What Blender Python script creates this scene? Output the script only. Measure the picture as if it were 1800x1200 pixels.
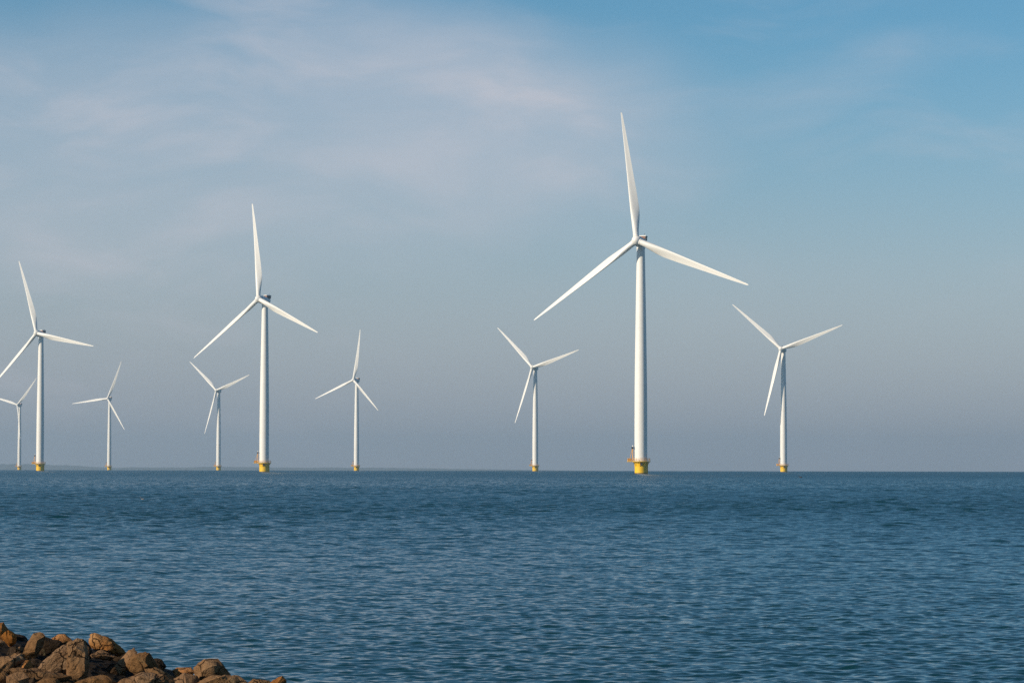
import bpy, bmesh, math, random
import numpy as np
from mathutils import Vector, Matrix, noise

for o in list(bpy.data.objects):
    bpy.data.objects.remove(o)
sc = bpy.context.scene
COL = sc.collection
R = math.radians

# ------------------------------------------------------------------ camera
EYE = 2.0                                   # metres above the water
EARTH = 6.371e6 * 7 / 6                     # effective earth radius (with refraction)
FPX = 5000.0                                # focal length in pixels of an 1800 px wide frame (100 mm lens)
DIP = math.sqrt(2 * EYE / EARTH)
PITCH = math.atan((827 - DIP * FPX - 600) / FPX)
cam_d = bpy.data.cameras.new('camera')
cam_d.sensor_width = 36.0
cam_d.lens = 36.0 * FPX / 1800
cam_d.clip_start = 0.1
cam_d.clip_end = 60000
cam = bpy.data.objects.new('camera', cam_d)
COL.objects.link(cam)
ROLL = math.atan(3 / 1800)
cam.matrix_world = (Matrix.Translation((0, 0, EYE)) @ Matrix.Rotation(math.pi / 2 + PITCH, 4, 'X')
                    @ Matrix.Rotation(ROLL, 4, 'Z'))
sc.camera = cam

# ------------------------------------------------------------------ sun, sky, exposure
SUN_EL = R(25)
SUN_AZ = math.atan2(-math.sin(R(60)), -math.cos(R(60)))     # behind the camera, to the left
S = Vector((math.sin(SUN_AZ) * math.cos(SUN_EL), math.cos(SUN_AZ) * math.cos(SUN_EL), math.sin(SUN_EL)))
sun_d = bpy.data.lights.new('sun', 'SUN')
sun_d.energy = 5.0
sun_d.angle = R(0.53)
sun_d.color = (1.0, 0.865, 0.665)
sun = bpy.data.objects.new('sun', sun_d)
sun.rotation_euler = S.to_track_quat('Z', 'Y').to_euler()
COL.objects.link(sun)

SKY = 0.106
world = bpy.data.worlds.new('World')
sc.world = world
world.use_nodes = True
wt = world.node_tree
wt.nodes.clear()


class NT:
    """small node-building helper"""
    def __init__(self, tree):
        self.t = tree

    def n(self, kind, **kw):
        nd = self.t.nodes.new(kind)
        for k, v in kw.items():
            setattr(nd, k, v)
        return nd

    def link(self, a, b):
        self.t.links.new(a, b)

    def put(self, sock, v):
        if isinstance(v, bpy.types.NodeSocket):
            self.t.links.new(v, sock)
        elif isinstance(v, (tuple, list)) and len(v) == 3 and sock.type == 'RGBA':
            sock.default_value = (*v, 1)
        else:
            sock.default_value = v

    def math(self, op, a, b=None, c=None, clamp=False):
        nd = self.n('ShaderNodeMath', operation=op, use_clamp=clamp)
        for i, v in enumerate((a, b, c)):
            if v is not None:
                self.put(nd.inputs[i], v)
        return nd.outputs[0]

    def vmath(self, op, a, b=None, scale=None):
        nd = self.n('ShaderNodeVectorMath', operation=op)
        self.put(nd.inputs[0], a)
        if b is not None:
            self.put(nd.inputs[1], b)
        if scale is not None:
            self.put(nd.inputs['Scale'], scale)
        return nd.outputs[0]

    def mix(self, fac, a, b, blend='MIX'):
        nd = self.n('ShaderNodeMix', data_type='RGBA', blend_type=blend)
        self.put(nd.inputs[0], fac)
        self.put(nd.inputs[6], a)
        self.put(nd.inputs[7], b)
        return nd.outputs[2]

    def noise(self, vec, scale, detail=4, rough=0.55, dist=0.0, out='Fac'):
        nd = self.n('ShaderNodeTexNoise')
        self.put(nd.inputs['Vector'], vec)
        nd.inputs['Scale'].default_value = scale
        nd.inputs['Detail'].default_value = detail
        nd.inputs['Roughness'].default_value = rough
        nd.inputs['Distortion'].default_value = dist
        return nd.outputs[out]

    def smooth(self, v, lo, hi, tlo=0.0, thi=1.0):
        nd = self.n('ShaderNodeMapRange', interpolation_type='SMOOTHSTEP')
        self.put(nd.inputs[0], v)
        for i, q in enumerate((lo, hi, tlo, thi)):
            nd.inputs[i + 1].default_value = q
        return nd.outputs[0]


W = NT(wt)
sky = W.n('ShaderNodeTexSky', sky_type='NISHITA')
sky.sun_disc = False
sky.sun_elevation = SUN_EL
sky.sun_rotation = SUN_AZ
sky.altitude = 0
sky.air_density = 1.0
sky.dust_density = 0.3
sky.ozone_density = 3.0
geo = W.n('ShaderNodeTexCoord').outputs['Generated']
sep = W.n('ShaderNodeSeparateXYZ')
W.link(geo, sep.inputs[0])
el = W.math('ARCSINE', sep.outputs[2])
az = W.math('ARCTAN2', sep.outputs[0], sep.outputs[1])
comb = W.n('ShaderNodeCombineXYZ')
W.link(az, comb.inputs[0])
W.link(el, comb.inputs[1])
dirv = comb.outputs[0]
# thin cirrus veil, drawn out along a shallow slope; one large bank left of centre, faint streaks elsewhere
warp = W.vmath('SUBTRACT', W.noise(dirv, 9.0, 3, 0.5, out='Color'), (0.5, 0.5, 0.5))
wv = W.vmath('ADD', dirv, W.vmath('MULTIPLY', warp, (0.07, 0.035, 0.0)))
mp = W.n('ShaderNodeMapping')
W.link(wv, mp.inputs[0])
mp.inputs['Rotation'].default_value = (0, 0, R(-8))
mp.inputs['Scale'].default_value = (1.0, 3.2, 1.0)
streak = W.noise(mp.outputs[0], 14.0, 8, 0.55, 0.3)
soft = W.noise(wv, 7.0, 3, 0.5)
sw = W.n('ShaderNodeSeparateXYZ')
W.link(wv, sw.inputs[0])


def blob(cx, cy, rx, ry, slope=0.0):
    dx = W.math('SUBTRACT', sw.outputs[0], cx)
    dy = W.math('SUBTRACT', W.math('SUBTRACT', sw.outputs[1], cy), W.math('MULTIPLY', dx, slope))
    q = W.math('ADD', W.math('POWER', W.math('ABSOLUTE', W.math('DIVIDE', dx, rx)), 2.0),
               W.math('POWER', W.math('ABSOLUTE', W.math('DIVIDE', dy, ry)), 2.0))
    return W.smooth(q, 0.0, 1.6, 1.0, 0.0)


bank = W.math('MAXIMUM', blob(-0.030, 0.122, 0.10, 0.042, -0.05), W.math('MULTIPLY', blob(-0.06, 0.154, 0.10, 0.012, -0.16), 0.6))
bank = W.math('MAXIMUM', bank, W.math('MULTIPLY', blob(-0.115, 0.112, 0.15, 0.045), 0.72))
bank = W.math('MAXIMUM', bank, W.math('MULTIPLY', blob(0.085, 0.125, 0.07, 0.014, 0.30), 0.2))
dens = W.math('MULTIPLY', bank, W.smooth(streak, 0.25, 0.72, 0.6, 1.0))
thin = W.math('MULTIPLY', W.smooth(streak, 0.45, 0.75), W.smooth(soft, 0.38, 0.65))
dens = W.math('ADD', W.math('MULTIPLY', dens, 0.70), W.math('MULTIPLY', thin, 0.24), clamp=True)
base = W.mix(1.0, sky.outputs[0], (0.47, 0.78, 0.87), 'MULTIPLY')
# dust and thin high veil near the horizon: lilac grey, turning slate grey at the very bottom
veil = W.mix(W.smooth(el, -0.01, 0.075), (3.05, 3.25, 4.0), (4.9, 4.25, 4.75))
vf = W.math('POWER', W.smooth(el, -0.03, 0.178, 1.0, 0.0), 1.2)
base = W.mix(W.math('MULTIPLY', vf, 0.97), base, veil)
cloud = W.mix(dens, base, (5.6, 5.5, 6.0))
bg = W.n('ShaderNodeBackground')
W.link(cloud, bg.inputs[0])
bg.inputs[1].default_value = SKY
wo = W.n('ShaderNodeOutputWorld')
W.link(bg.outputs[0], wo.inputs[0])

sc.view_settings.view_transform = 'Standard'
sc.view_settings.look = 'None'
sc.view_settings.exposure = 0.0
sc.view_settings.gamma = 1.0
sc.view_settings.use_curve_mapping = False
sc.cycles.use_denoising = False
sc.cycles.max_bounces = 6
sc.cycles.volume_bounces = 0


# ------------------------------------------------------------------ helpers
def mat(name):
    m = bpy.data.materials.new(name)
    m.use_nodes = True
    t = NT(m.node_tree)
    return m, t, m.node_tree.nodes['Principled BSDF']


def mesh_obj(name, verts, faces, material=None, parent=None, smooth=True, sharp=None):
    me = bpy.data.meshes.new(name)
    me.from_pydata([tuple(v) for v in verts], [], [tuple(f) for f in faces])
    me.update()
    if smooth:
        me.shade_smooth()
        if sharp is not None:
            me.set_sharp_from_angle(angle=R(sharp))
    if material:
        me.materials.append(material)
    o = bpy.data.objects.new(name, me)
    COL.objects.link(o)
    if parent:
        o.parent = parent
    return o


def tag(o, label=None, category=None, group=None, kind=None):
    if label:
        o['label'] = label
    if category:
        o['category'] = category
    if group:
        o['group'] = group
    if kind:
        o['kind'] = kind
    return o


class MB:
    """collects shapes for ONE mesh"""
    def __init__(self):
        self.v, self.f = [], []

    def lathe(self, prof, seg=48, axis='Z', cap=True):
        b = len(self.v)
        for r, z in prof:
            for i in range(seg):
                a = 2 * math.pi * i / seg
                self.v.append(Vector((r * math.cos(a), r * math.sin(a), z)) if axis == 'Z'
                              else Vector((r * math.cos(a), z, r * math.sin(a))))
        flip = axis != 'Z'
        for j in range(len(prof) - 1):
            for i in range(seg):
                k = (i + 1) % seg
                q = [b + j * seg + i, b + j * seg + k, b + (j + 1) * seg + k, b + (j + 1) * seg + i]
                self.f.append(q[::-1] if flip else q)
        if cap:
            lo = [b + i for i in range(seg)]
            hi = [b + (len(prof) - 1) * seg + i for i in range(seg)]
            self.f.append(lo if flip else lo[::-1])
            self.f.append(hi[::-1] if flip else hi)
        return self

    def tube(self, a, c, r, seg=8, r2=None):
        a, c = Vector(a), Vector(c)
        q = (c - a).to_track_quat('Z', 'Y')
        b = len(self.v)
        for p, rr in ((a, r), (c, r if r2 is None else r2)):
            for i in range(seg):
                t = 2 * math.pi * i / seg
                self.v.append(p + q @ Vector((rr * math.cos(t), rr * math.sin(t), 0)))
        for i in range(seg):
            k = (i + 1) % seg
            self.f.append([b + i, b + k, b + seg + k, b + seg + i])
        self.f.append([b + i for i in range(seg)][::-1])
        self.f.append([b + seg + i for i in range(seg)])
        return self

    def box(self, c, s, m=None):
        b = len(self.v)
        for x in (-.5, .5):
            for y in (-.5, .5):
                for z in (-.5, .5):
                    p = Vector((c[0] + x * s[0], c[1] + y * s[1], c[2] + z * s[2]))
                    self.v.append(m @ p if m else p)
        for q in ((0, 1, 3, 2), (4, 6, 7, 5), (0, 4, 5, 1), (2, 3, 7, 6), (0, 2, 6, 4), (1, 5, 7, 3)):
            self.f.append([b + i for i in q])
        return self

    def prism(self, pts, z0, z1):
        b, n = len(self.v), len(pts)
        for z in (z0, z1):
            for x, y in pts:
                self.v.append(Vector((x, y, z)))
        for i in range(n):
            k = (i + 1) % n
            self.f.append([b + i, b + k, b + n + k, b + n + i])
        self.f.append([b + i for i in range(n)][::-1])
        self.f.append([b + n + i for i in range(n)])
        return self

    def build(self, name, material, parent=None, smooth=True, sharp=40):
        return mesh_obj(name, self.v, self.f, material, parent, smooth, sharp)


# ------------------------------------------------------------------ materials
def paint(name, rgb, rough=0.45, dirt=0.0, dirt_rgb=(0.25, 0.17, 0.1), streak=(0.6, 0.6, 0.06)):
    m, t, p = mat(name)
    tc = t.n('ShaderNodeTexCoord').outputs['Object']
    mpn = t.n('ShaderNodeMapping')
    t.link(tc, mpn.inputs[0])
    mpn.inputs['Scale'].default_value = streak
    n1 = t.noise(mpn.outputs[0], 3.0, 5, 0.6)
    n2 = t.noise(tc, 0.25, 3, 0.5)
    c = t.mix(t.smooth(n2, 0.3, 0.7, 0.0, 0.5), rgb, tuple(x * 0.93 for x in rgb))
    c = t.mix(t.math('MULTIPLY', t.smooth(n1, 0.52, 0.75), dirt), c, dirt_rgb)
    t.link(c, p.inputs['Base Color'])
    p.inputs['Roughness'].default_value = rough
    return m


M_WHITE = paint('white_gelcoat', (0.85, 0.825, 0.785), 0.42, 0.10, (0.45, 0.42, 0.38))
M_BLADE = paint('white_blade', (0.85, 0.825, 0.785), 0.38, 0.06, (0.5, 0.47, 0.42))
M_YELLOW = paint('yellow_paint', (0.92, 0.54, 0.004), 0.5, 0.3, (0.50, 0.22, 0.01))
M_ORANGE = paint('orange_paint', (0.80, 0.40, 0.07), 0.5, 0.2, (0.35, 0.15, 0.05))
M_DECK = paint('deck_grating', (0.30, 0.22, 0.12), 0.7, 0.3)
M_DARK = paint('dark_steel', (0.05, 0.05, 0.055), 0.5, 0.2)
M_RED = paint('rusty_red_panel', (0.30, 0.13, 0.08), 0.6, 0.3)
M_ALGAE = paint('dark_waterline', (0.06, 0.05, 0.03), 0.5, 0.3)

# ------------------------------------------------------------------ sea: one curved sheet with real waves
rng = np.random.default_rng(7)


def sea_z(d2):
    return -d2 / (2 * EARTH)


WIND = math.atan2(math.cos(R(28)), math.sin(R(28)))        # waves run away from the shore, to the right
waves = []
lam = 0.085
while lam < 4.5:
    for _ in range(5):
        L = lam * rng.uniform(0.85, 1.18)
        waves.append((L, WIND + rng.normal(0, 0.75 if L < 0.45 else 1.0), rng.uniform(0, 2 * math.pi)))
    lam *= 1.22


def build_sea():
    def rows(a, b, dr):
        return np.exp(np.arange(math.log(a), math.log(b), dr))
    r_fine = np.concatenate([rows(8, 19, 0.01), rows(19, 60, 0.0014), rows(60, 320, 0.0014), rows(320, 520, 0.0019), rows(520, 1100, 0.0032)])
    r_far = np.exp(np.linspace(math.log(1100.0 * 1.004), math.log(14000.0), 240))
    r = np.concatenate([r_fine, r_far])
    dth = 0.0011
    fine = np.arange(-0.225, 0.2251, dth)
    side = 0.225 + np.cumsum(np.geomspace(0.003, 0.16, 22))
    side = side[side < 1.45]
    th = np.concatenate([-side[::-1], fine, side])
    step = np.gradient(th)
    rr, tt = np.meshgrid(r, th, indexing='ij')
    x, y = rr * np.sin(tt), rr * np.cos(tt)
    row_gap, col_gap = np.gradient(r)[:, None] + 0 * rr, rr * step[None, :]
    z = sea_z(rr * rr)
    dx, dy = np.zeros_like(z), np.zeros_like(z)
    # fetch: the offshore wind raises the waves further out; gusts vary them in patches
    fetch = np.clip(0.75 + 0.25 * np.log10(np.maximum(rr, 10) / 20), 0.6, 1.3)
    gust = 1 + 0.22 * np.sin(x * 0.11 + 1.3 * np.sin(y * 0.023)) * np.sin(y * 0.041 + 0.8 * np.sin(x * 0.05))
    q_ = np.clip((np.log(rr) - math.log(38)) / (math.log(190) - math.log(38)), 0, 1)
    grown = q_ * q_ * (3 - 2 * q_)
    for L, a, ph in waves:
        k = 2 * math.pi / L
        slope = 0.039 * (1.0 if L < 0.22 else (0.22 / L) ** 0.6)
        A = slope / k
        ca, sa = math.cos(a), math.sin(a)
        cell = np.maximum(abs(sa) * row_gap, abs(ca) * col_gap) + 0.3 * np.minimum(row_gap, col_gap)
        w = np.clip((L / cell - 2.2) / 1.4, 0, 1)
        live = np.nonzero(w.max(axis=1) > 0)[0]
        if len(live) == 0:
            continue
        n = live[-1] + 1
        arg = k * (x[:n] * ca + y[:n] * sa) + ph + 0.5 * np.sin(0.31 * k * (x[:n] * sa - y[:n] * ca) + ph * 3)
        amp = A * w[:n] * fetch[:n] * gust[:n]
        if L > 0.45:                                         # longer waves only build up further from the shore
            amp = amp * (0.55 + (1.45 if L < 2.2 else 1.2) * grown[:n])
        z[:n] += amp * np.cos(arg)
        s = -amp * 1.05 * np.sin(arg)
        dx[:n] += s * ca
        dy[:n] += s * sa
    v = np.stack([x + dx, y + dy, z], -1).astype(np.float32).reshape(-1, 3)
    nr, nc = rr.shape
    i = np.arange(nr * nc, dtype=np.int32).reshape(nr, nc)
    q = np.stack([i[:-1, :-1], i[1:, :-1], i[1:, 1:], i[:-1, 1:]], -1).reshape(-1, 4)
    q = q[:, ::-1]
    me = bpy.data.meshes.new('sea')
    me.vertices.add(len(v))
    me.vertices.foreach_set('co', v.ravel())
    me.loops.add(q.size)
    me.loops.foreach_set('vertex_index', np.ascontiguousarray(q).ravel())
    me.polygons.add(len(q))
    me.polygons.foreach_set('loop_start', np.arange(0, q.size, 4, dtype=np.int32))
    me.update(calc_edges=True)
    me.shade_smooth()
    o = bpy.data.objects.new('sea', me)
    COL.objects.link(o)
    tag(o, 'wind ruffled dark blue water reaching to the horizon', kind='structure')
    return o


sea = build_sea()
m, t, p = mat('lake_water')
pos = t.n('ShaderNodeNewGeometry').outputs['Position']
nrm = t.n('ShaderNodeNewGeometry').outputs['Normal']


def ripple(scale, amount, stretch, detail):
    mpn = t.n('ShaderNodeMapping')
    t.link(pos, mpn.inputs[0])
    mpn.inputs['Rotation'].default_value = (0, 0, R(28))
    mpn.inputs['Scale'].default_value = (stretch, 1.0, 1.0)
    c = t.noise(mpn.outputs[0], scale, detail, 0.6, 0.4, out='Color')
    c = t.vmath('SUBTRACT', c, (0.5, 0.5, 0.5))
    return t.vmath('MULTIPLY', c, (amount * 0.8, amount, 0.0))


# wavelets too small for the sheet near by, and all of them where the sheet is coarse
camdist = t.vmath('LENGTH', pos)
lenn = t.n('ShaderNodeVectorMath', operation='LENGTH')
t.link(pos, lenn.inputs[0])
far = t.smooth(lenn.outputs['Value'], 15.0, 180.0)
r1 = t.vmath('ADD', ripple(14.0, 0.36, 0.6, 4), (-0.020, -0.046, 0.0))
gmp = t.n('ShaderNodeMapping')
t.link(pos, gmp.inputs[0])
gmp.inputs['Rotation'].default_value = (0, 0, R(28))
gmp.inputs['Scale'].default_value = (0.16, 0.045, 0.1)
gust_n = t.smooth(t.noise(gmp.outputs[0], 1.0, 5, 0.6, 0.6), 0.32, 0.68, 0.8, 1.2)
far2 = t.smooth(lenn.outputs['Value'], 60.0, 420.0)
r2 = t.vmath('ADD', t.vmath('SCALE', ripple(2.4, 0.56, 0.9, 4), scale=t.math('MULTIPLY', far2, gust_n)),
             t.vmath('SCALE', (-0.03, -0.06, 0.0), scale=t.math('ADD', far, t.smooth(lenn.outputs['Value'], 180.0, 900.0))))
r3 = t.vmath('SCALE', ripple(0.30, 0.26, 0.9, 4), scale=far2)
nn = t.vmath('NORMALIZE', t.vmath('ADD', nrm, t.vmath('ADD', r1, t.vmath('ADD', r2, r3))))
t.link(nn, p.inputs['Normal'])
p.inputs['Base Color'].default_value = (0.002, 0.030, 0.037, 1)
p.inputs['Roughness'].default_value = 0.08
p.inputs['IOR'].default_value = 1.333
p.inputs['Specular IOR Level'].default_value = 0.32
sea.data.materials.append(m)


# ------------------------------------------------------------------ shore under the boulders and under the viewer
CREST = [(-300, 0.6), (-6, .70), (-4, .65), (-3.7, .585), (-3.3, .56), (-3.0, .49), (-2.7, .40), (-2.45, .34), (-2.15, .26), (-1.85, .12), (-1.6, -.2), (-1.0, -1.2), (300, -1.2)]


def crest_at(x):
    for (x0, z0), (x1, z1) in zip(CREST, CREST[1:]):
        if x <= x1:
            return z0 + (z1 - z0) * (x - x0) / (x1 - x0)
    return -1.2


def shore_height(x, y):
    bank = 0.34 - 0.55 * max(0.0, y - 9.0)                   # the bank the viewer stands on
    heap = crest_at(x) - 0.8 * max(0.0, y - 22.75) - 0.17 * max(0.0, 22.75 - y)   # the heap that runs out on the left
    h = max(bank, heap if y > 6 else -9)
    return max(h, -1.2) + 0.03 * noise.noise(Vector((x * 3.7, y * 3.7, 0.3)))


xs = [-300, -150, -70, -35, -20] + [-12 + 0.25 * i for i in range(73)] + [10, 16, 30, 70, 150, 300]
ys = [-250, -120, -50, -20, -8, -2, 3] + [5 + 0.25 * i for i in range(93)]
vs = [(x, y, shore_height(x, y)) for y in ys for x in xs]
nx = len(xs)
fs = [(j * nx + i, j * nx + i + 1, (j + 1) * nx + i + 1, (j + 1) * nx + i)
      for j in range(len(ys) - 1) for i in range(nx - 1)]
m, t, p = mat('shaded_gravel')
tc = t.n('ShaderNodeTexCoord').outputs['Object']
vor = t.n('ShaderNodeTexVoronoi')
t.link(tc, vor.inputs['Vector'])
vor.inputs['Scale'].default_value = 14
c = t.mix(t.noise(tc, 5, 4), (0.007, 0.005, 0.004), (0.022, 0.015, 0.010))  # near-black gravel colour stands for the deep shade between boulders
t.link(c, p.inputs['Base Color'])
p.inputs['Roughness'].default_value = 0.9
p.inputs['Specular IOR Level'].default_value = 0.1
bp = t.n('ShaderNodeBump')
bp.inputs['Strength'].default_value = 0.8
bp.inputs['Distance'].default_value = 0.05
t.link(vor.outputs['Distance'], bp.inputs['Height'])
t.link(bp.outputs[0], p.inputs['Normal'])
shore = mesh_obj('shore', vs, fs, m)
tag(shore, 'gravel bank under the boulders, coloured shade-dark', kind='structure')


# ------------------------------------------------------------------ far shore: low hills beyond the horizon
m, t, p = mat('hazed_woodland')
tc = t.n('ShaderNodeTexCoord').outputs['Object']
t.link(t.mix(t.noise(tc, 0.004, 4), (0.09, 0.115, 0.13), (0.13, 0.145, 0.15)), p.inputs['Base Color'])  # pale blue-grey of the haze is partly put into this colour
p.inputs['Roughness'].default_value = 0.9


def hill(name, label, px0, px1, dist, prof, seed):
    """prof(u) gives the pixels the crest rises above the visible horizon"""
    n, verts, faces = 500, [], []
    for i in range(n + 1):
        u = i / n
        px = px0 + (px1 - px0) * u
        x = (px - 900) / FPX * dist
        d = math.hypot(x, dist)
        drop = -d * d / (2 * EARTH)
        vis = EYE - DIP * d                                  # height of the horizon ray there
        rise = prof(u) * 1.05
        rise *= 1 + 0.10 * noise.noise(Vector((u * 23, seed, 0))) + 0.12 * noise.noise(Vector((u * 90, seed, 5)))
        top = vis + max(rise, -2.0) * d / FPX
        for yy, zz in ((-420, drop - 1.0), (-160, drop + (top - drop) * 0.75), (0, top),
                       (200, drop + (top - drop) * 0.7), (420, drop - 1.0)):
            verts.append((x, dist + yy, zz))
    for i in range(n):
        for j in range(4):
            a = i * 5 + j
            faces.append((a, a + 5, a + 6, a + 1))
    o = mesh_obj(name, verts, faces, m)
    tag(o, label, kind='structure')
    return o


def bump(u, c, w, h):
    return h * math.exp(-((u - c) / w) ** 2)


hill('hills', 'long low hazy hill on the horizon at the left', -700, 330, 13500,
     lambda u: bump(u, .74, .17, 8.5) + bump(u, .45, .25, 8) + bump(u, 0.95, .06, 1.5) + bump(u, 0.1, .2, 5) - 1.2, 1.0)
hill('hills', 'thin hazy strip of far shore along the horizon', 120, 1120, 13900,
     lambda u: 5.5 * min(1, (1 - u) * 2.2) * min(1, u * 6 + .3) + bump(u, .28, .05, 1.0) - 0.7, 9.0)

# ------------------------------------------------------------------ wind turbines
HUB_Z, OVER, TILT = 95.0, 5.3, R(6)
DECK_Z = 5.2


def proto_parts():
    """builds one set of part meshes in the turbine's own frame: +X right, -Y towards the rotor's front"""
    P = {}
    # yellow transition piece, flared under the deck
    P['transition_piece'] = MB().lathe([(2.55, -5), (2.55, 0.45), (2.56, 2.6), (2.62, 3.3), (2.82, 4.1), (3.08, 4.72),
                                        (3.1, DECK_Z - 0.26)], 48).build('transition_piece', M_YELLOW)
    tp = P['transition_piece']
    tide = MB().lathe([(2.562, -2.0), (2.575, 0.28), (2.562, 0.42)], 48, cap=False).build('waterline_band', M_ALGAE, tp)
    mk = MB()
    mk.box((0, -3.0, 4.05), (0.75, 0.5, 0.9))
    mk.tube((0, -3.1, 4.4), (0, -3.1, 4.95), 0.12)
    mk.build('fog_signal', M_DARK, tp, smooth=False)
    bl = MB()
    for sx in (-0.55, 0.55):
        bl.tube((2.75, sx + .3, -3), (2.75, sx + .3, 4.4), 0.16, 10)
        for z in (0.8, 3.6):
            bl.tube((2.4, sx + .3, z), (2.75, sx + .3, z), 0.1, 8)
    for i in range(14):
        bl.tube((2.66, -0.25, -0.6 + i * .36), (2.66, 0.85, -0.6 + i * .36), 0.035, 6)
    tag(bl.build('boat_landing', M_YELLOW, tp), kind='stuff')
    # deck with a lay-down bay on the left
    ring = [(3.85 * math.cos(a), 3.85 * math.sin(a)) for a in [R(-152 + i * 304 / 38) for i in range(39)]]
    plan = ring + [(-5.45, 1.75), (-5.45, -1.75)]
    P['platform'] = MB().prism(plan, DECK_Z - 0.26, DECK_Z).build('platform', M_DECK, smooth=False)
    pl = P['platform']
    fb = MB()
    n = len(plan)
    for i in range(n):
        a, b = plan[i], plan[(i + 1) % n]
        fb.tube((*[q * 1.004 for q in a], DECK_Z - 0.12), (*[q * 1.004 for q in b], DECK_Z - 0.12), 0.17, 6)
    fb.build('deck_edge_beam', M_YELLOW, pl)
    rl = MB()
    for i in range(n):
        a, b = plan[i], plan[(i + 1) % n]
        seg = max(1, int(math.hypot(a[0] - b[0], a[1] - b[1]) / 0.9))
        for k in range(seg):
            x, y = a[0] + (b[0] - a[0]) * k / seg, a[1] + (b[1] - a[1]) * k / seg
            if i % 2 == 0 or seg > 1:
                rl.tube((x * .985, y * .985, DECK_Z), (x * .985, y * .985, DECK_Z + 1.2), 0.045, 6)
        for z in (0.4, 0.8, 1.2):
            rl.tube((a[0] * .985, a[1] * .985, DECK_Z + z), (b[0] * .985, b[1] * .985, DECK_Z + z), 0.05, 6)
    tag(rl.build('railing', M_ORANGE, pl), kind='stuff')
    gate = MB()
    for s in (-1.62, 1.62):
        gate.box((-4.6, s, DECK_Z + 0.62), (1.5, 0.05, 1.0))
    gate.box((-5.36, 0, DECK_Z + 0.62), (0.05, 2.9, 1.0))
    tag(gate.build('mesh_panel', M_ORANGE, pl, smooth=False), kind='stuff')
    lp = MB()
    for i in range(8):
        a = R(-140 + i * 40)
        lp.tube((2.7 * math.cos(a), 2.7 * math.sin(a), 3.2), (3.7 * math.cos(a), 3.7 * math.sin(a), DECK_Z - .25), 0.09, 6)
    tag(lp.build('bracket', M_YELLOW, pl), kind='stuff')
    # davit crane standing on the lay-down bay
    P['davit_crane'] = MB().tube((-3.35, -0.9, DECK_Z), (-3.35, -0.9, 10.6), 0.20, 10, 0.15).build('davit_crane', M_ORANGE)
    dv = P['davit_crane']
    MB().tube((-3.35, -0.9, 10.9), (-4.35, -1.0, 7.0), 0.11, 8).tube((-4.35, -1.0, 7.0), (-4.6, -1.0, 5.9), 0.06, 6) \
        .build('boom', M_ORANGE, dv)
    MB().box((-3.45, -0.9, 10.75), (0.9, 0.6, 0.75)).build('winch', M_DARK, dv, smooth=False)
    MB().lathe([(0.05, 11.12), (0.26, 11.17), (0.26, 11.6), (0.05, 11.75)], 12).build('lantern', M_WHITE, dv)
    for q in dv.children:
        if q.name.startswith('lantern'):
            q.location = (-3.35, -0.9, 0)
    # tower: three tapering sections with flanges and a door
    prof = [(2.62, DECK_Z - 0.02), (2.62, 20), (2.55, 36), (2.35, 52), (2.10, 68), (1.86, 82), (1.66, 92.4)]
    P['tower'] = MB().lathe(prof, 64).build('tower', M_WHITE)
    tw = P['tower']

    def rad(z):
        for (r0, z0), (r1, z1) in zip(prof, prof[1:]):
            if z <= z1:
                return r0 + (r1 - r0) * (z - z0) / (z1 - z0)
        return prof[-1][0]
    for z in (29.0, 60.0):
        MB().lathe([(rad(z), z - .09), (rad(z) + .035, z - .08), (rad(z) + .035, z + .08), (rad(z), z + .09)], 64, cap=False) \
            .build('flange', M_WHITE, tw)
    MB().lathe([(1.66, 92.3), (1.78, 92.4), (1.78, 93.1), (1.66, 93.15)], 48).build('yaw_ring', M_WHITE, tw)
    dm = MB()
    dm.box((2.52, 0.9, DECK_Z + 1.25), (0.22, 0.95, 2.2), Matrix.Rotation(R(10), 4, 'Z'))
    dm.build('door', M_DARK, tw, smooth=False)
    # nacelle, hub and blades in the rotor's frame: -Y is the front, tilted up, origin on the tower axis
    P['nacelle'] = MB().lathe([(0.5, -3.0 + 6.15), (1.25, 3.05), (1.72, 2.72), (1.92, 2.1), (1.98, 0.6), (2.0, -1.4), (2.02, -1.5),
                               (2.16, -1.62), (2.18, -2.9), (2.16, -3.2), (1.9, -3.42), (1.35, -3.5)][::-1], 48, 'Y') \
        .build('nacelle', M_WHITE)
    nc = P['nacelle']
    MB().lathe([(1.3, -4.0), (1.3, -3.4)], 32, 'Y').build('main_bearing', M_DARK, nc)
    co = MB()
    co.box((0, 1.75, 2.35), (3.3, 1.9, 0.95))
    co.build('cooler', M_RED, nc, smooth=False)
    cf = MB()
    cf.box((0, 1.75, 3.0), (3.75, 2.3, 0.32))
    cf.build('cooler_roof', M_WHITE, nc, smooth=False)
    gr = MB()
    for i in range(7):
        gr.box((-1.5 + i * .5, 0.79, 2.35), (0.10, 0.06, 0.95))
        gr.box((1.665, 0.95 + i * .27, 2.35), (0.06, 0.09, 0.95))
    tag(gr.build('cooler_grille', M_DARK, nc, smooth=False), kind='stuff')
    for sx in (-1.7, 1.7):
        MB().box((sx, 1.75, 2.05), (0.14, 2.0, 1.7)).build('cooler_bracket', M_DARK, nc, smooth=False)
    wv_ = MB().tube((0.7, 2.3, 3.1), (0.7, 2.3, 4.2), 0.05, 6).tube((0.45, 2.3, 4.1), (0.95, 2.3, 4.1), 0.04, 6)
    wv_.build('wind_sensor', M_DARK, nc)
    MB().lathe([(0.03, 0), (0.17, 0.03), (0.17, 0.32), (0.03, 0.4)], 12).build('warning_light', M_RED, nc).location = (-0.9, 2.2, 3.16)
    hb = MB()
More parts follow.
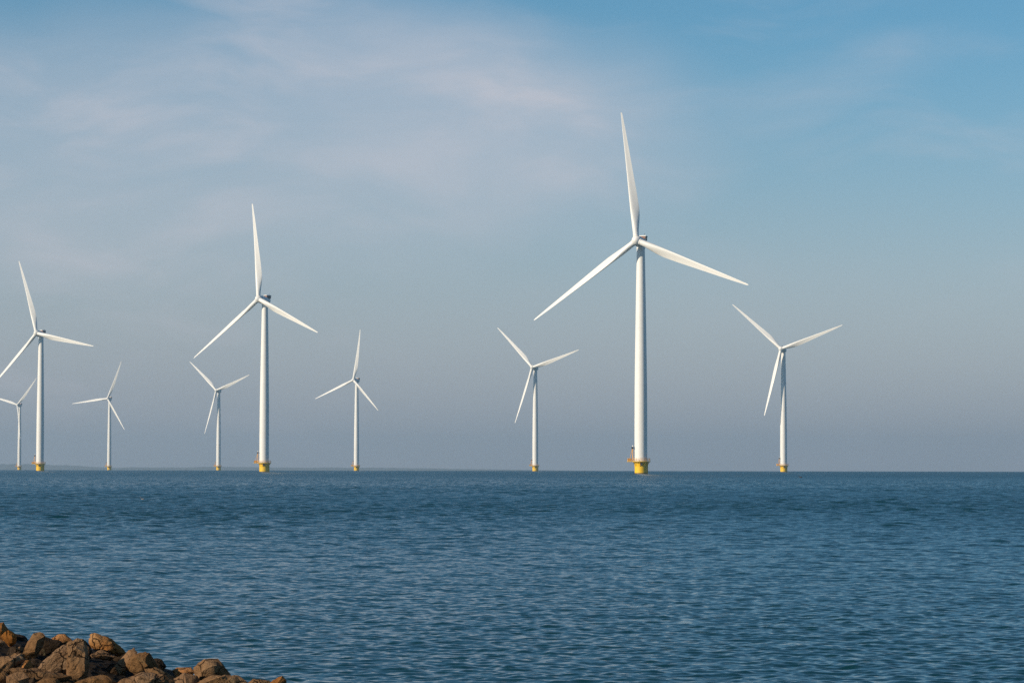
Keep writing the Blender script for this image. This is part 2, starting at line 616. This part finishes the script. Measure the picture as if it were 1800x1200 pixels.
    hb.lathe([(0.05, -OVER - 2.05), (0.55, -OVER - 1.97), (1.0, -OVER - 1.72), (1.5, -OVER - 1.25), (1.92, -OVER - .6), (2.05, -OVER),
              (1.98, -OVER + .6), (1.7, -OVER + 1.2), (1.3, -OVER + 1.45)], 40, 'Y')
    P['hub'] = hb.build('hub', M_WHITE)
    # blade: +Z span, +X trailing edge, +Y down-wind
    st = [(1.2, 2.4, 1.0, 1.0), (2.4, 2.4, 1.0, 1.0), (4.5, 2.6, .86, .75), (7.5, 3.2, .62, .35), (10.5, 3.65, .44, .1), (13.5, 3.75, .34, 0),
          (17, 3.55, .28, 0), (22, 3.2, .24, 0), (28, 2.65, .21, 0), (34, 2.2, .19, 0), (40, 1.75, .18, 0), (46, 1.3, .17, 0), (50, .90, .16, 0),
          (52.2, .72, .16, 0), (53.2, .52, .16, 0), (53.6, .24, .16, 0)]
    N = 20
    vb, fbm = [], []
    for (s, ch, th, rnd) in st:
        tw_ = R(18 + 16 * max(0, 1 - s / 36) ** 1.3)
        pre = -3.8 * (s / 53.6) ** 1.55
        for i in range(N):
            a = 2 * math.pi * i / N
            xc = 0.5 + 0.5 * math.cos(a)                     # 1 at the trailing edge, 0 at the nose
            yt = 5 * th * (0.2969 * math.sqrt(xc) - 0.126 * xc - 0.3516 * xc ** 2 + 0.2843 * xc ** 3 - 0.1036 * xc ** 4)
            cam_ = 0.055 * math.sin(math.pi * xc)
            ax, ay = (xc - 0.32) * ch, (cam_ + (yt if math.sin(a) >= 0 else -yt)) * ch
            cx, cy = 0.5 * ch * math.cos(a), 0.5 * ch * math.sin(a)
            x, y = ax * (1 - rnd) + cx * rnd, ay * (1 - rnd) + cy * rnd
            vb.append((x * math.cos(tw_) - y * math.sin(tw_), x * math.sin(tw_) + y * math.cos(tw_) + pre, s))
    for j in range(len(st) - 1):
        for i in range(N):
            k = (i + 1) % N
            fbm.append((j * N + i, j * N + k, (j + 1) * N + k, (j + 1) * N + i))
    fbm.append(tuple(range(N))[::-1])
    fbm.append(tuple((len(st) - 1) * N + i for i in range(N)))
    P['blade'] = mesh_obj('blade', vb, fbm, M_BLADE, None, True, 60)
    MB().lathe([(1.24, 1.55), (1.29, 1.62), (1.29, 1.95), (1.24, 2.02)], 32).build('root_collar', M_WHITE, P['blade'])
    return P


PROTO = proto_parts()
used = set()


def copy_part(key, parent):
    src = PROTO[key]
    o = src.copy()
    o.name = key
    COL.objects.link(o)
    o.parent = parent
    for ch in src.children:
        c = ch.copy()
        COL.objects.link(c)
        c.parent = o
        c.matrix_parent_inverse = ch.matrix_parent_inverse
    return o


def from_px(px, dist):
    """ground x for a photo column at a given distance"""
    return (px - 900) / FPX * dist * math.cos(PITCH)


# base column, distance, yaw of the rotor to the left of the viewer, rotor angle, label
TURB = [
    (1126.9, 1168, 22.0, 97.9, 'nearest and tallest white wind turbine on a yellow base, right of centre'),
    (464.5, 1574, 38.1, 97.4, 'second largest white wind turbine, its top blade nearly upright, left of centre'),
    (70.5, 1977, 28.3, 108.7, 'large white wind turbine near the left edge, its lower left blade cut by the frame'),
    (1377.8, 2213, 25.2, 138.8, 'rightmost white wind turbine, two blades raised in a wide V, one hanging down'),
    (941.2, 2621, 33.0, 136.0, 'white wind turbine with raised V blades just left of the tallest one'),
    (626.8, 3000, 39.5, 81.7, 'small white wind turbine with an upright blade, midway between left and centre towers'),
    (384.3, 3403, 31.5, 139.2, 'small white wind turbine with raised V blades close left of the second largest'),
    (192.2, 3803, 25.5, 67.6, 'small distant white wind turbine with one blade pointing level to the left'),
    (34.2, 4181, 34.0, 46.0, 'smallest and leftmost white wind turbine, a blade hanging along its tower'),
]
for px, D, yaw, ang, lab in TURB:
    x = from_px(px, D)
    root = bpy.data.objects.new('wind_turbine', None)
    COL.objects.link(root)
    root.empty_display_size = 5
    root.location = (x, D, sea_z(x * x + D * D))
    tag(root, lab, 'wind turbine', 'white wind turbines standing in the water')
    for k in ('transition_piece', 'platform', 'davit_crane', 'tower'):
        copy_part(k, root)
    rot = (Matrix.Translation((0, 0, HUB_Z)) @ Matrix.Rotation(R(-yaw), 4, 'Z') @ Matrix.Rotation(-TILT, 4, 'X'))
    for k in ('nacelle', 'hub'):
        o = copy_part(k, root)
        o.matrix_local = rot
    for i in range(3):
        b = copy_part('blade', root)
        th = R(ang + 120 * i)
        # span in the rotor plane (X right, Z up, -Y front); local X goes clockwise as seen from the front
        sp = Vector((math.cos(th), 0, math.sin(th)))
        tx = Vector((math.sin(th), 0, -math.cos(th)))
        dn = Vector((0, 1, 0))
        mm = Matrix((tx, dn, sp)).transposed().to_4x4()
        b.matrix_local = rot @ Matrix.Translation((0, -OVER, 0)) @ mm
for k, o in PROTO.items():
    for ch in list(o.children):
        bpy.data.objects.remove(ch)
    bpy.data.objects.remove(o)


# ------------------------------------------------------------------ boulders of the breakwater
def rock_material(name, a, b, c):
    m, t, p = mat(name)
    tc = t.n('ShaderNodeTexCoord').outputs['Object']
    rnd_ = t.n('ShaderNodeObjectInfo').outputs['Random']
    q = t.vmath('ADD', tc, t.vmath('SCALE', (1.0, 0.7, 0.4), scale=t.math('MULTIPLY', rnd_, 37.0)))
    n1 = t.noise(q, 5.0, 6, 0.62, 0.6)
    n2 = t.noise(q, 16.0, 7, 0.66, 0.8)
    n3 = t.noise(q, 2.2, 3, 0.5, 0.8)
    wq = t.vmath('ADD', q, t.vmath('SCALE', t.noise(q, 6.0, 3, out='Color'), scale=0.14))
    vo = t.n('ShaderNodeTexVoronoi', feature='DISTANCE_TO_EDGE')
    t.link(wq, vo.inputs['Vector'])
    vo.inputs['Scale'].default_value = 5.5
    crack = t.math('MULTIPLY', t.smooth(vo.outputs['Distance'], 0.0, 0.035, 1.0, 0.0), t.smooth(n3, 0.42, 0.58))
    col = t.mix(t.smooth(n1, 0.32, 0.68), a, b)
    col = t.mix(t.smooth(n3, 0.50, 0.72, 0, 0.8), col, c)
    col = t.mix(t.smooth(n2, 0.55, 0.72, 0, 0.6), col, tuple(x * 0.25 for x in a))
    col = t.mix(t.math('MULTIPLY', crack, 0.85), col, tuple(x * 0.12 for x in a))
    lich = t.math('MULTIPLY', t.smooth(t.noise(q, 9.0, 4, 0.6, 0.4), 0.62, 0.72), 0.22)
    col = t.mix(lich, col, (0.30, 0.26, 0.16))
    hv = t.n('ShaderNodeHueSaturation')
    t.link(col, hv.inputs['Color'])
    t.link(t.math('ADD', t.math('MULTIPLY', rnd_, 0.3), 0.84), hv.inputs['Value'])
    t.link(t.math('ADD', t.math('MULTIPLY', rnd_, -0.12), 1.1), hv.inputs['Saturation'])
    # wet, weedy foot just above the water
    wz = t.n('ShaderNodeSeparateXYZ')
    t.link(t.n('ShaderNodeNewGeometry').outputs['Position'], wz.inputs[0])
    wet = t.smooth(t.math('ADD', wz.outputs[2], t.math('MULTIPLY', n1, 0.16)), 0.27, 0.36, 1.0, 0.0)
    col = t.mix(wet, hv.outputs[0], (0.018, 0.017, 0.009))
    t.link(col, p.inputs['Base Color'])
    t.link(t.math('SUBTRACT', 0.88, t.math('MULTIPLY', wet, 0.5)), p.inputs['Roughness'])
    p.inputs['Specular IOR Level'].default_value = 0.12
    h = t.math('ADD', n1, t.math('MULTIPLY', n2, 0.4))
    h = t.math('SUBTRACT', h, t.math('MULTIPLY', crack, 0.35))
    bp = t.n('ShaderNodeBump')
    bp.inputs['Strength'].default_value = 1.0
    bp.inputs['Distance'].default_value = 0.07
    t.link(h, bp.inputs['Height'])
    t.link(bp.outputs[0], p.inputs['Normal'])
    return m


ROCKM = {
    'ochre': rock_material('ochre_stone', (0.34, 0.155, 0.055), (0.22, 0.092, 0.032), (0.37, 0.205, 0.095)),
    'brown': rock_material('brown_stone', (0.22, 0.124, 0.062), (0.16, 0.085, 0.040), (0.27, 0.165, 0.092)),
    'grey': rock_material('grey_brown_stone', (0.195, 0.110, 0.058), (0.135, 0.074, 0.037), (0.24, 0.15, 0.088)),
    'dark': rock_material('shade_dark_stone', (0.045, 0.028, 0.017), (0.028, 0.018, 0.011), (0.08, 0.047, 0.026)),  # shade of the heap put into the stone colour
}


def px_to_world(px, py, dist):
    """a point seen at a photo pixel, at a given distance along the ground"""
    u, v = px - 900, -(py - 600)
    cr, sr = math.cos(ROLL), math.sin(ROLL)
    u, v = u * cr - v * sr, u * sr + v * cr
    y = FPX * math.cos(PITCH) - v * math.sin(PITCH)
    z = FPX * math.sin(PITCH) + v * math.cos(PITCH)
    return Vector((u / y * dist, dist, EYE + z / y * dist))


def boulder(outline, dist, material, label, front=(), seed=0, deep=0.75, rough=1.0):
    """a solid angular stone: its outline, ridges standing out towards the viewer and a full back half"""
    rnd = random.Random(seed)
    gx, gy = sum(q[0] for q in outline) / len(outline), sum(q[1] for q in outline) / len(outline)
    outline = [(gx + (x - gx) * 1.07, gy + (y - gy) * (1.05 if y < gy else 1.12)) for x, y in outline]
    pts = [px_to_world(x, y, dist + rnd.uniform(-.03, .03)) for x, y in outline]
    c = sum(pts, Vector()) / len(pts)
    wx = max(q.x for q in pts) - min(q.x for q in pts)
    wz = max(q.z for q in pts) - min(q.z for q in pts)
    size = (wx + wz) / 2
    cloud_ = list(pts)
    if not front:
        front = [(0.62, -0.1 + rnd.uniform(-.2, .2), 0.15 + rnd.uniform(-.2, .2))]
    for fwd, fx, fz in front:                                # forward share, offsets as shares of half size
        cloud_.append(Vector((c.x + fx * wx / 2, c.y - fwd * size * deep, c.z + fz * wz / 2)))
    for q in pts:                                            # shoulders in front and behind
        w = rnd.uniform(.55, .8)
        cloud_.append(Vector((c.x + (q.x - c.x) * w, c.y - size * deep * rnd.uniform(.18, .38), c.z + (q.z - c.z) * w)))
        w = rnd.uniform(.5, .85)
        cloud_.append(Vector((c.x + (q.x - c.x) * w, c.y + size * deep * rnd.uniform(.35, .7), c.z + (q.z - c.z) * w)))
    bm = bmesh.new()
    vs_ = [bm.verts.new(q - c) for q in cloud_]
    r = bmesh.ops.convex_hull(bm, input=vs_)
    bmesh.ops.delete(bm, geom=[e for e in bm.verts if not e.link_faces], context='VERTS')
    bmesh.ops.dissolve_limit(bm, angle_limit=R(9), verts=bm.verts[:], edges=bm.edges[:])
    bmesh.ops.triangulate(bm, faces=bm.faces[:])
    target = 0.020
    for _ in range(6):
        long = [e for e in bm.edges if e.calc_length() > target * 1.6]
        if not long:
            break
        bmesh.ops.subdivide_edges(bm, edges=long, cuts=1)
        bmesh.ops.triangulate(bm, faces=bm.faces[:])
    bm.normal_update()
    off = Vector((seed * 3.17, seed * 1.31, seed * 0.7))
    amp = 0.055 * size * rough
    disp = []
    for v in bm.verts:
        q = v.co
        big = noise.noise(q * (2.6 / size) + off)
        mid = noise.noise(q * (7.0 / size) + off * 2)
        cr_ = abs(noise.noise(Vector((q.x * 5, q.y * 5, q.z * 13)) / size * .7 + off))
        fine = noise.noise(q * 42 + off)
        disp.append(v.normal * (amp * (0.7 * big + 0.55 * mid - max(0, .12 - cr_) * 4.0) + 0.006 * fine))
    for v, d_ in zip(bm.verts, disp):
        v.co += d_
    me = bpy.data.meshes.new('boulder')
    bm.to_mesh(me)
    bm.free()
    me.shade_smooth()
    me.set_sharp_from_angle(angle=R(42))
    me.materials.append(ROCKM[material])
    o = bpy.data.objects.new('boulder', me)
    o.location = c
    COL.objects.link(o)
    tag(o, label, 'boulder', 'boulders heaped along the water at the lower left')


ROCKS = [
    # outline in photo pixels, distance, stone, label, ridge points
    ([(-25, 1092), (6, 1094), (10, 1101), (16, 1110), (12, 1128), (-25, 1130)], 22.7, 'ochre',
     'topmost ochre boulder cut by the left edge of the picture', [(.5, .3, .2)]),
    ([(2, 1117), (15, 1107), (23, 1111), (29, 1118), (27, 1130), (18, 1135), (8, 1127)], 22.2, 'ochre',
     'bright ochre block just below the topmost boulder at the left edge', [(.6, .45, .1), (.5, .4, -.5)]),
    ([(-10, 1124), (1, 1123), (9, 1127), (7, 1134), (-10, 1136)], 21.9, 'grey',
     'small grey stone at the left edge below the ochre block', ()),
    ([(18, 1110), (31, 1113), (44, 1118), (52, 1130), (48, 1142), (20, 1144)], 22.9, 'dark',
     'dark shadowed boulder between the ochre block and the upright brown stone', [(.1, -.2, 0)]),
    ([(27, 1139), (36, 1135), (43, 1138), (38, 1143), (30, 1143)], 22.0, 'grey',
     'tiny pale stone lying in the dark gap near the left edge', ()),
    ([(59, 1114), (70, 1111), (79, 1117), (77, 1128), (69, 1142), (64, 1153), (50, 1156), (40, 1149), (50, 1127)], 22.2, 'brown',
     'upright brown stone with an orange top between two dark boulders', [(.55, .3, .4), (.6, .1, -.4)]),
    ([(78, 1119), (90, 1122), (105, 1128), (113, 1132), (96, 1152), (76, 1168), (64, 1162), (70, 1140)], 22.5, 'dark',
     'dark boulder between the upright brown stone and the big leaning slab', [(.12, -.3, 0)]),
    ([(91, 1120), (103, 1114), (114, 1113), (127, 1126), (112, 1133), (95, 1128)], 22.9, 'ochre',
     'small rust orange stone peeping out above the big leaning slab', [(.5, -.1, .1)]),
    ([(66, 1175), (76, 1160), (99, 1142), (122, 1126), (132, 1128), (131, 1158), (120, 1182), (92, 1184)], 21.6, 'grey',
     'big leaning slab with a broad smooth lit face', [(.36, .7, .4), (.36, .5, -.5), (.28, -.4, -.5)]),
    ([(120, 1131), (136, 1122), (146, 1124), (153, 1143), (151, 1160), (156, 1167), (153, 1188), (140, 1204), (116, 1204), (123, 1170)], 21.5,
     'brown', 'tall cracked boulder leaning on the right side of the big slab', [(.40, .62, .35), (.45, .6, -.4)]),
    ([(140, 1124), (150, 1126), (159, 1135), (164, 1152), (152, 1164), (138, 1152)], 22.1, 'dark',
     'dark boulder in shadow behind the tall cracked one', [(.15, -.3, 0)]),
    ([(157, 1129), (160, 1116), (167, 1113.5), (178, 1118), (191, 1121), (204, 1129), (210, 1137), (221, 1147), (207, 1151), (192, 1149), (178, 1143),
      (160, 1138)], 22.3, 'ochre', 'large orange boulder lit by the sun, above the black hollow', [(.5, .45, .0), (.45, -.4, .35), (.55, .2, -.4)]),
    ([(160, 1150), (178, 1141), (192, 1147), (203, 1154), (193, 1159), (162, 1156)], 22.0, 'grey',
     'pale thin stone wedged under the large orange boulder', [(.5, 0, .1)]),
    ([(158, 1156), (180, 1154), (200, 1156), (206, 1170), (200, 1186), (165, 1188)], 22.7, 'dark',  # stone added where the hollow holds only deep shadow
     'added shade-dark stone deep in the hollow below the large orange boulder', [(.1, 0, 0)]),
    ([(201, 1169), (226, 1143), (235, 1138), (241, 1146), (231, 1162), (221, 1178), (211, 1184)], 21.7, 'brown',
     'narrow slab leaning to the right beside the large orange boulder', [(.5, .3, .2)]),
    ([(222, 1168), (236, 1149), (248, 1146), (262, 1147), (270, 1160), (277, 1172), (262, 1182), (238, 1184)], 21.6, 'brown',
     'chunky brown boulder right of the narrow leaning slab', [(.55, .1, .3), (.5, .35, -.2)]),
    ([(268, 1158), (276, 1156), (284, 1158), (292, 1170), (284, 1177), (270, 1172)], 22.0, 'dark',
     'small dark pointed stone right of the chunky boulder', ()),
    ([(205, 1206), (218, 1192), (245, 1180), (266, 1181), (286, 1186), (303, 1196), (306, 1216), (205, 1220)], 20.6, 'grey',
     'broad flat grey brown boulder at the bottom, below the chunky one', [(.35, -.1, .55), (.4, .3, .3)]),
    ([(126, 1200), (153, 1190), (175, 1184), (196, 1190), (212, 1202), (212, 1222), (126, 1222)], 20.7, 'brown',
     'brown boulder at the bottom below the black hollow', [(.4, 0, .5)]),
    ([(255, 1176), (274, 1172), (294, 1183), (312, 1192), (304, 1204), (268, 1198)], 21.2, 'brown',
     'low sloping stone between the chunky boulder and the small yellow one', ()),
    ([(304, 1177), (312, 1173), (335, 1172.5), (342, 1180), (335, 1191), (310, 1193)], 21.9, 'ochre',
     'small yellowish stone left of the rounded boulder', [(.5, .2, .3)]),
    ([(341, 1172), (350, 1164), (361, 1158.5), (382, 1158.5), (394, 1169), (404, 1187), (380, 1196), (346, 1194)], 21.7, 'brown',
     'rounded brown boulder with a pitted top standing right of the others', [(.55, .2, .35), (.55, -.3, 0)]),
    ([(338, 1204), (356, 1193), (378, 1186), (400, 1186), (417, 1187), (430, 1197), (434, 1214), (338, 1218)], 21.0, 'brown',
     'long flat brown boulder at the bottom below the rounded one', [(.35, .1, .6)]),
    ([(302, 1196), (325, 1182), (345, 1188), (356, 1202), (350, 1216), (302, 1216)], 21.1, 'grey',
     'grey brown stone at the bottom left of the long flat boulder', ()),
    ([(434, 1202), (445, 1192.5), (458, 1193), (472, 1196), (478, 1206), (470, 1218), (434, 1218)], 21.7, 'brown',
     'low brown stone at the bottom, second from the right end of the heap', ()),
    ([(470, 1202), (484, 1193), (496, 1187.5), (502, 1195), (506, 1208), (496, 1218), (472, 1218)], 21.9, 'ochre',
     'pointed ochre stone at the right end of the heap', [(.5, -.1, .2)]),
    ([(-22, 1158), (16, 1154), (36, 1149), (41, 1158), (32, 1171), (19, 1182), (-22, 1188)], 21.3, 'brown',
     'broad brown boulder at the left edge, lower down', [(.5, .2, .35), (.35, -.5, .2)]),
    ([(16, 1153), (28, 1147), (42, 1148), (42, 1158), (30, 1162), (16, 1160)], 21.8, 'brown',
     'rough stone resting behind the broad brown boulder at the left edge', ()),
    ([(36, 1172), (46, 1160), (53, 1159), (57, 1172), (52, 1181), (38, 1180)], 21.3, 'ochre',
     'small rounded ochre stone left of the big leaning slab', ()),
    ([(20, 1177), (26, 1172.5), (64, 1175), (99, 1181), (122, 1187), (123, 1192), (99, 1195), (64, 1194), (40, 1192), (22, 1184)], 20.9, 'grey',
     'long thin slab lying flat in front of the big leaning one', [(.35, -.3, .3), (.35, .3, .0)]),
    ([(12, 1188), (26, 1181), (40, 1181), (50, 1190), (50, 1212), (12, 1214)], 20.5, 'brown',
     'pitted brown stone below the left end of the long thin slab', ()),
    ([(60, 1202), (76, 1192), (98, 1191), (104, 1198), (102, 1216), (60, 1218)], 20.4, 'brown',
     'small brown stone at the bottom under the long thin slab', ()),
    ([(-22, 1184), (10, 1182), (17, 1192), (14, 1214), (-22, 1216)], 20.6, 'brown',
     'brown stone in the bottom left corner', ()),
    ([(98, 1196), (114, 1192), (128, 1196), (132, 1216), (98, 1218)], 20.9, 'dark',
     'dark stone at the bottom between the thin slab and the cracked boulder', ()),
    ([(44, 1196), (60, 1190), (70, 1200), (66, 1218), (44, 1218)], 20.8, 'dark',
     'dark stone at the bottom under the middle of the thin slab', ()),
]
for i, (out, dist, mk_, lab, fr) in enumerate(ROCKS):
    boulder(out, dist, mk_, lab, fr, seed=i + 3)

# added stones filling the gaps, coloured near-black as if in shade
fr = random.Random(5)
GAPS = [
    (14, 22.9, 'shade-dark filler stone behind the bright ochre block at the left edge'),
    (50, 22.9, 'shade-dark filler stone behind the left foot of the upright brown stone'),
    (215, 22.6, 'shade-dark filler stone behind the right end of the large orange boulder'),
    (232, 22.4, 'shade-dark filler stone behind the narrow leaning slab'),
    (190, 22.8, 'shade-dark filler stone at the very back of the black hollow'),
    (205, 22.2, 'shade-dark filler stone at the right side of the black hollow'),
    (30, 22.3, 'shade-dark filler stone in the gap under the tiny pale stone'),
    (60, 22.0, 'shade-dark filler stone under the upright brown stone'),
    (290, 22.2, 'shade-dark filler stone between the small dark pointed stone and the yellowish one'),
    (337, 22.2, 'shade-dark filler stone behind the left side of the rounded brown boulder'),
    (404, 22.2, 'shade-dark filler stone at the right foot of the rounded brown boulder'),
    (418, 21.8, 'shade-dark filler stone behind the long flat brown boulder'),
    (438, 22.1, 'shade-dark filler stone between the long flat boulder and the two end stones'),
    (8, 21.6, 'shade-dark filler stone below the small grey one at the left edge'),
    (70, 21.2, 'shade-dark filler stone in the gap left of the big leaning slab'),
    (165, 21.3, 'shade-dark filler stone at the bottom left of the black hollow'),
    (196, 21.4, 'shade-dark filler stone at the bottom right of the black hollow'),
    (330, 21.4, 'shade-dark filler stone in front of the gap between yellowish stone and rounded boulder'),
    (20, 20.8, 'shade-dark filler stone beside the pitted brown stone at the lower left'),
]
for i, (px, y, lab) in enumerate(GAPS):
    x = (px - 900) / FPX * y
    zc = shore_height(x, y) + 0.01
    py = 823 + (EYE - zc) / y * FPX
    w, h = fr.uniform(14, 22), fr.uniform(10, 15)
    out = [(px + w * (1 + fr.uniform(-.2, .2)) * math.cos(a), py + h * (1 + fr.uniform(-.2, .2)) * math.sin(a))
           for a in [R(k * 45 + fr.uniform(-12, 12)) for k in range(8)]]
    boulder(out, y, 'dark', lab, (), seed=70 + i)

# ------------------------------------------------------------------ two small water birds
m_bird = paint('dark_plumage', (0.03, 0.03, 0.035), 0.7)
m_birdw = paint('pale_plumage', (0.22, 0.21, 0.20), 0.7)


def water_bird(px, py, dist, material, label, heading, k=1.0):
    x = (px - 900) / FPX * dist
    prof = [(-.30, .02, .10), (-.24, .07, .10), (-.10, .13, .08), (.05, .14, .08), (.16, .09, .10), (.20, .055, .19), (.215, .05, .27), (.24, .055, .315),
            (.29, .04, .31), (.36, .008, .295)]
    vv, ff, N = [], [], 12
    for j, (yy, r, zz) in enumerate(prof):
        for i in range(N):
            a = 2 * math.pi * i / N
            vv.append(Vector((r * math.cos(a), yy, zz + r * .8 * math.sin(a))) * k)
    for j in range(len(prof) - 1):
        for i in range(N):
            n2 = (i + 1) % N
            ff.append((j * N + i, j * N + n2, (j + 1) * N + n2, (j + 1) * N + i))
    ff.append(tuple(range(N))[::-1])
    ff.append(tuple((len(prof) - 1) * N + i for i in range(N)))
    o = mesh_obj('water_bird', vv, ff, material, None, True)
    o.location = (x, dist, sea_z(x * x + dist * dist))
    o.rotation_euler.z = R(heading)
    tag(o, label, 'bird', 'birds swimming on the water')


water_bird(1407, 838, 680, m_bird, 'dark bird swimming below the rightmost turbine', 70, 1.5)
water_bird(252, 881, 180, m_birdw, 'pale brownish bird swimming on open water at the left', 90, 0.45)

# ------------------------------------------------------------------ haze: one closed box of even air
mb = MB()
mb.box((0, 7000, 62.0), (29400, 15000, 200.0))
m = bpy.data.materials.new('pale_haze')
m.use_nodes = True
m.node_tree.nodes.clear()
hz = NT(m.node_tree)
pv = hz.n('ShaderNodeVolumePrincipled')
pv.inputs['Color'].default_value = (0.67, 0.86, 1.0, 1)
pv.inputs['Density'].default_value = 0.9e-4
pv.inputs['Anisotropy'].default_value = 0.3
ho = hz.n('ShaderNodeOutputMaterial')
hz.link(pv.outputs[0], ho.inputs['Volume'])
haze = mb.build('haze', m, smooth=False)
tag(haze, 'thin pale blue haze over the water', kind='stuff')
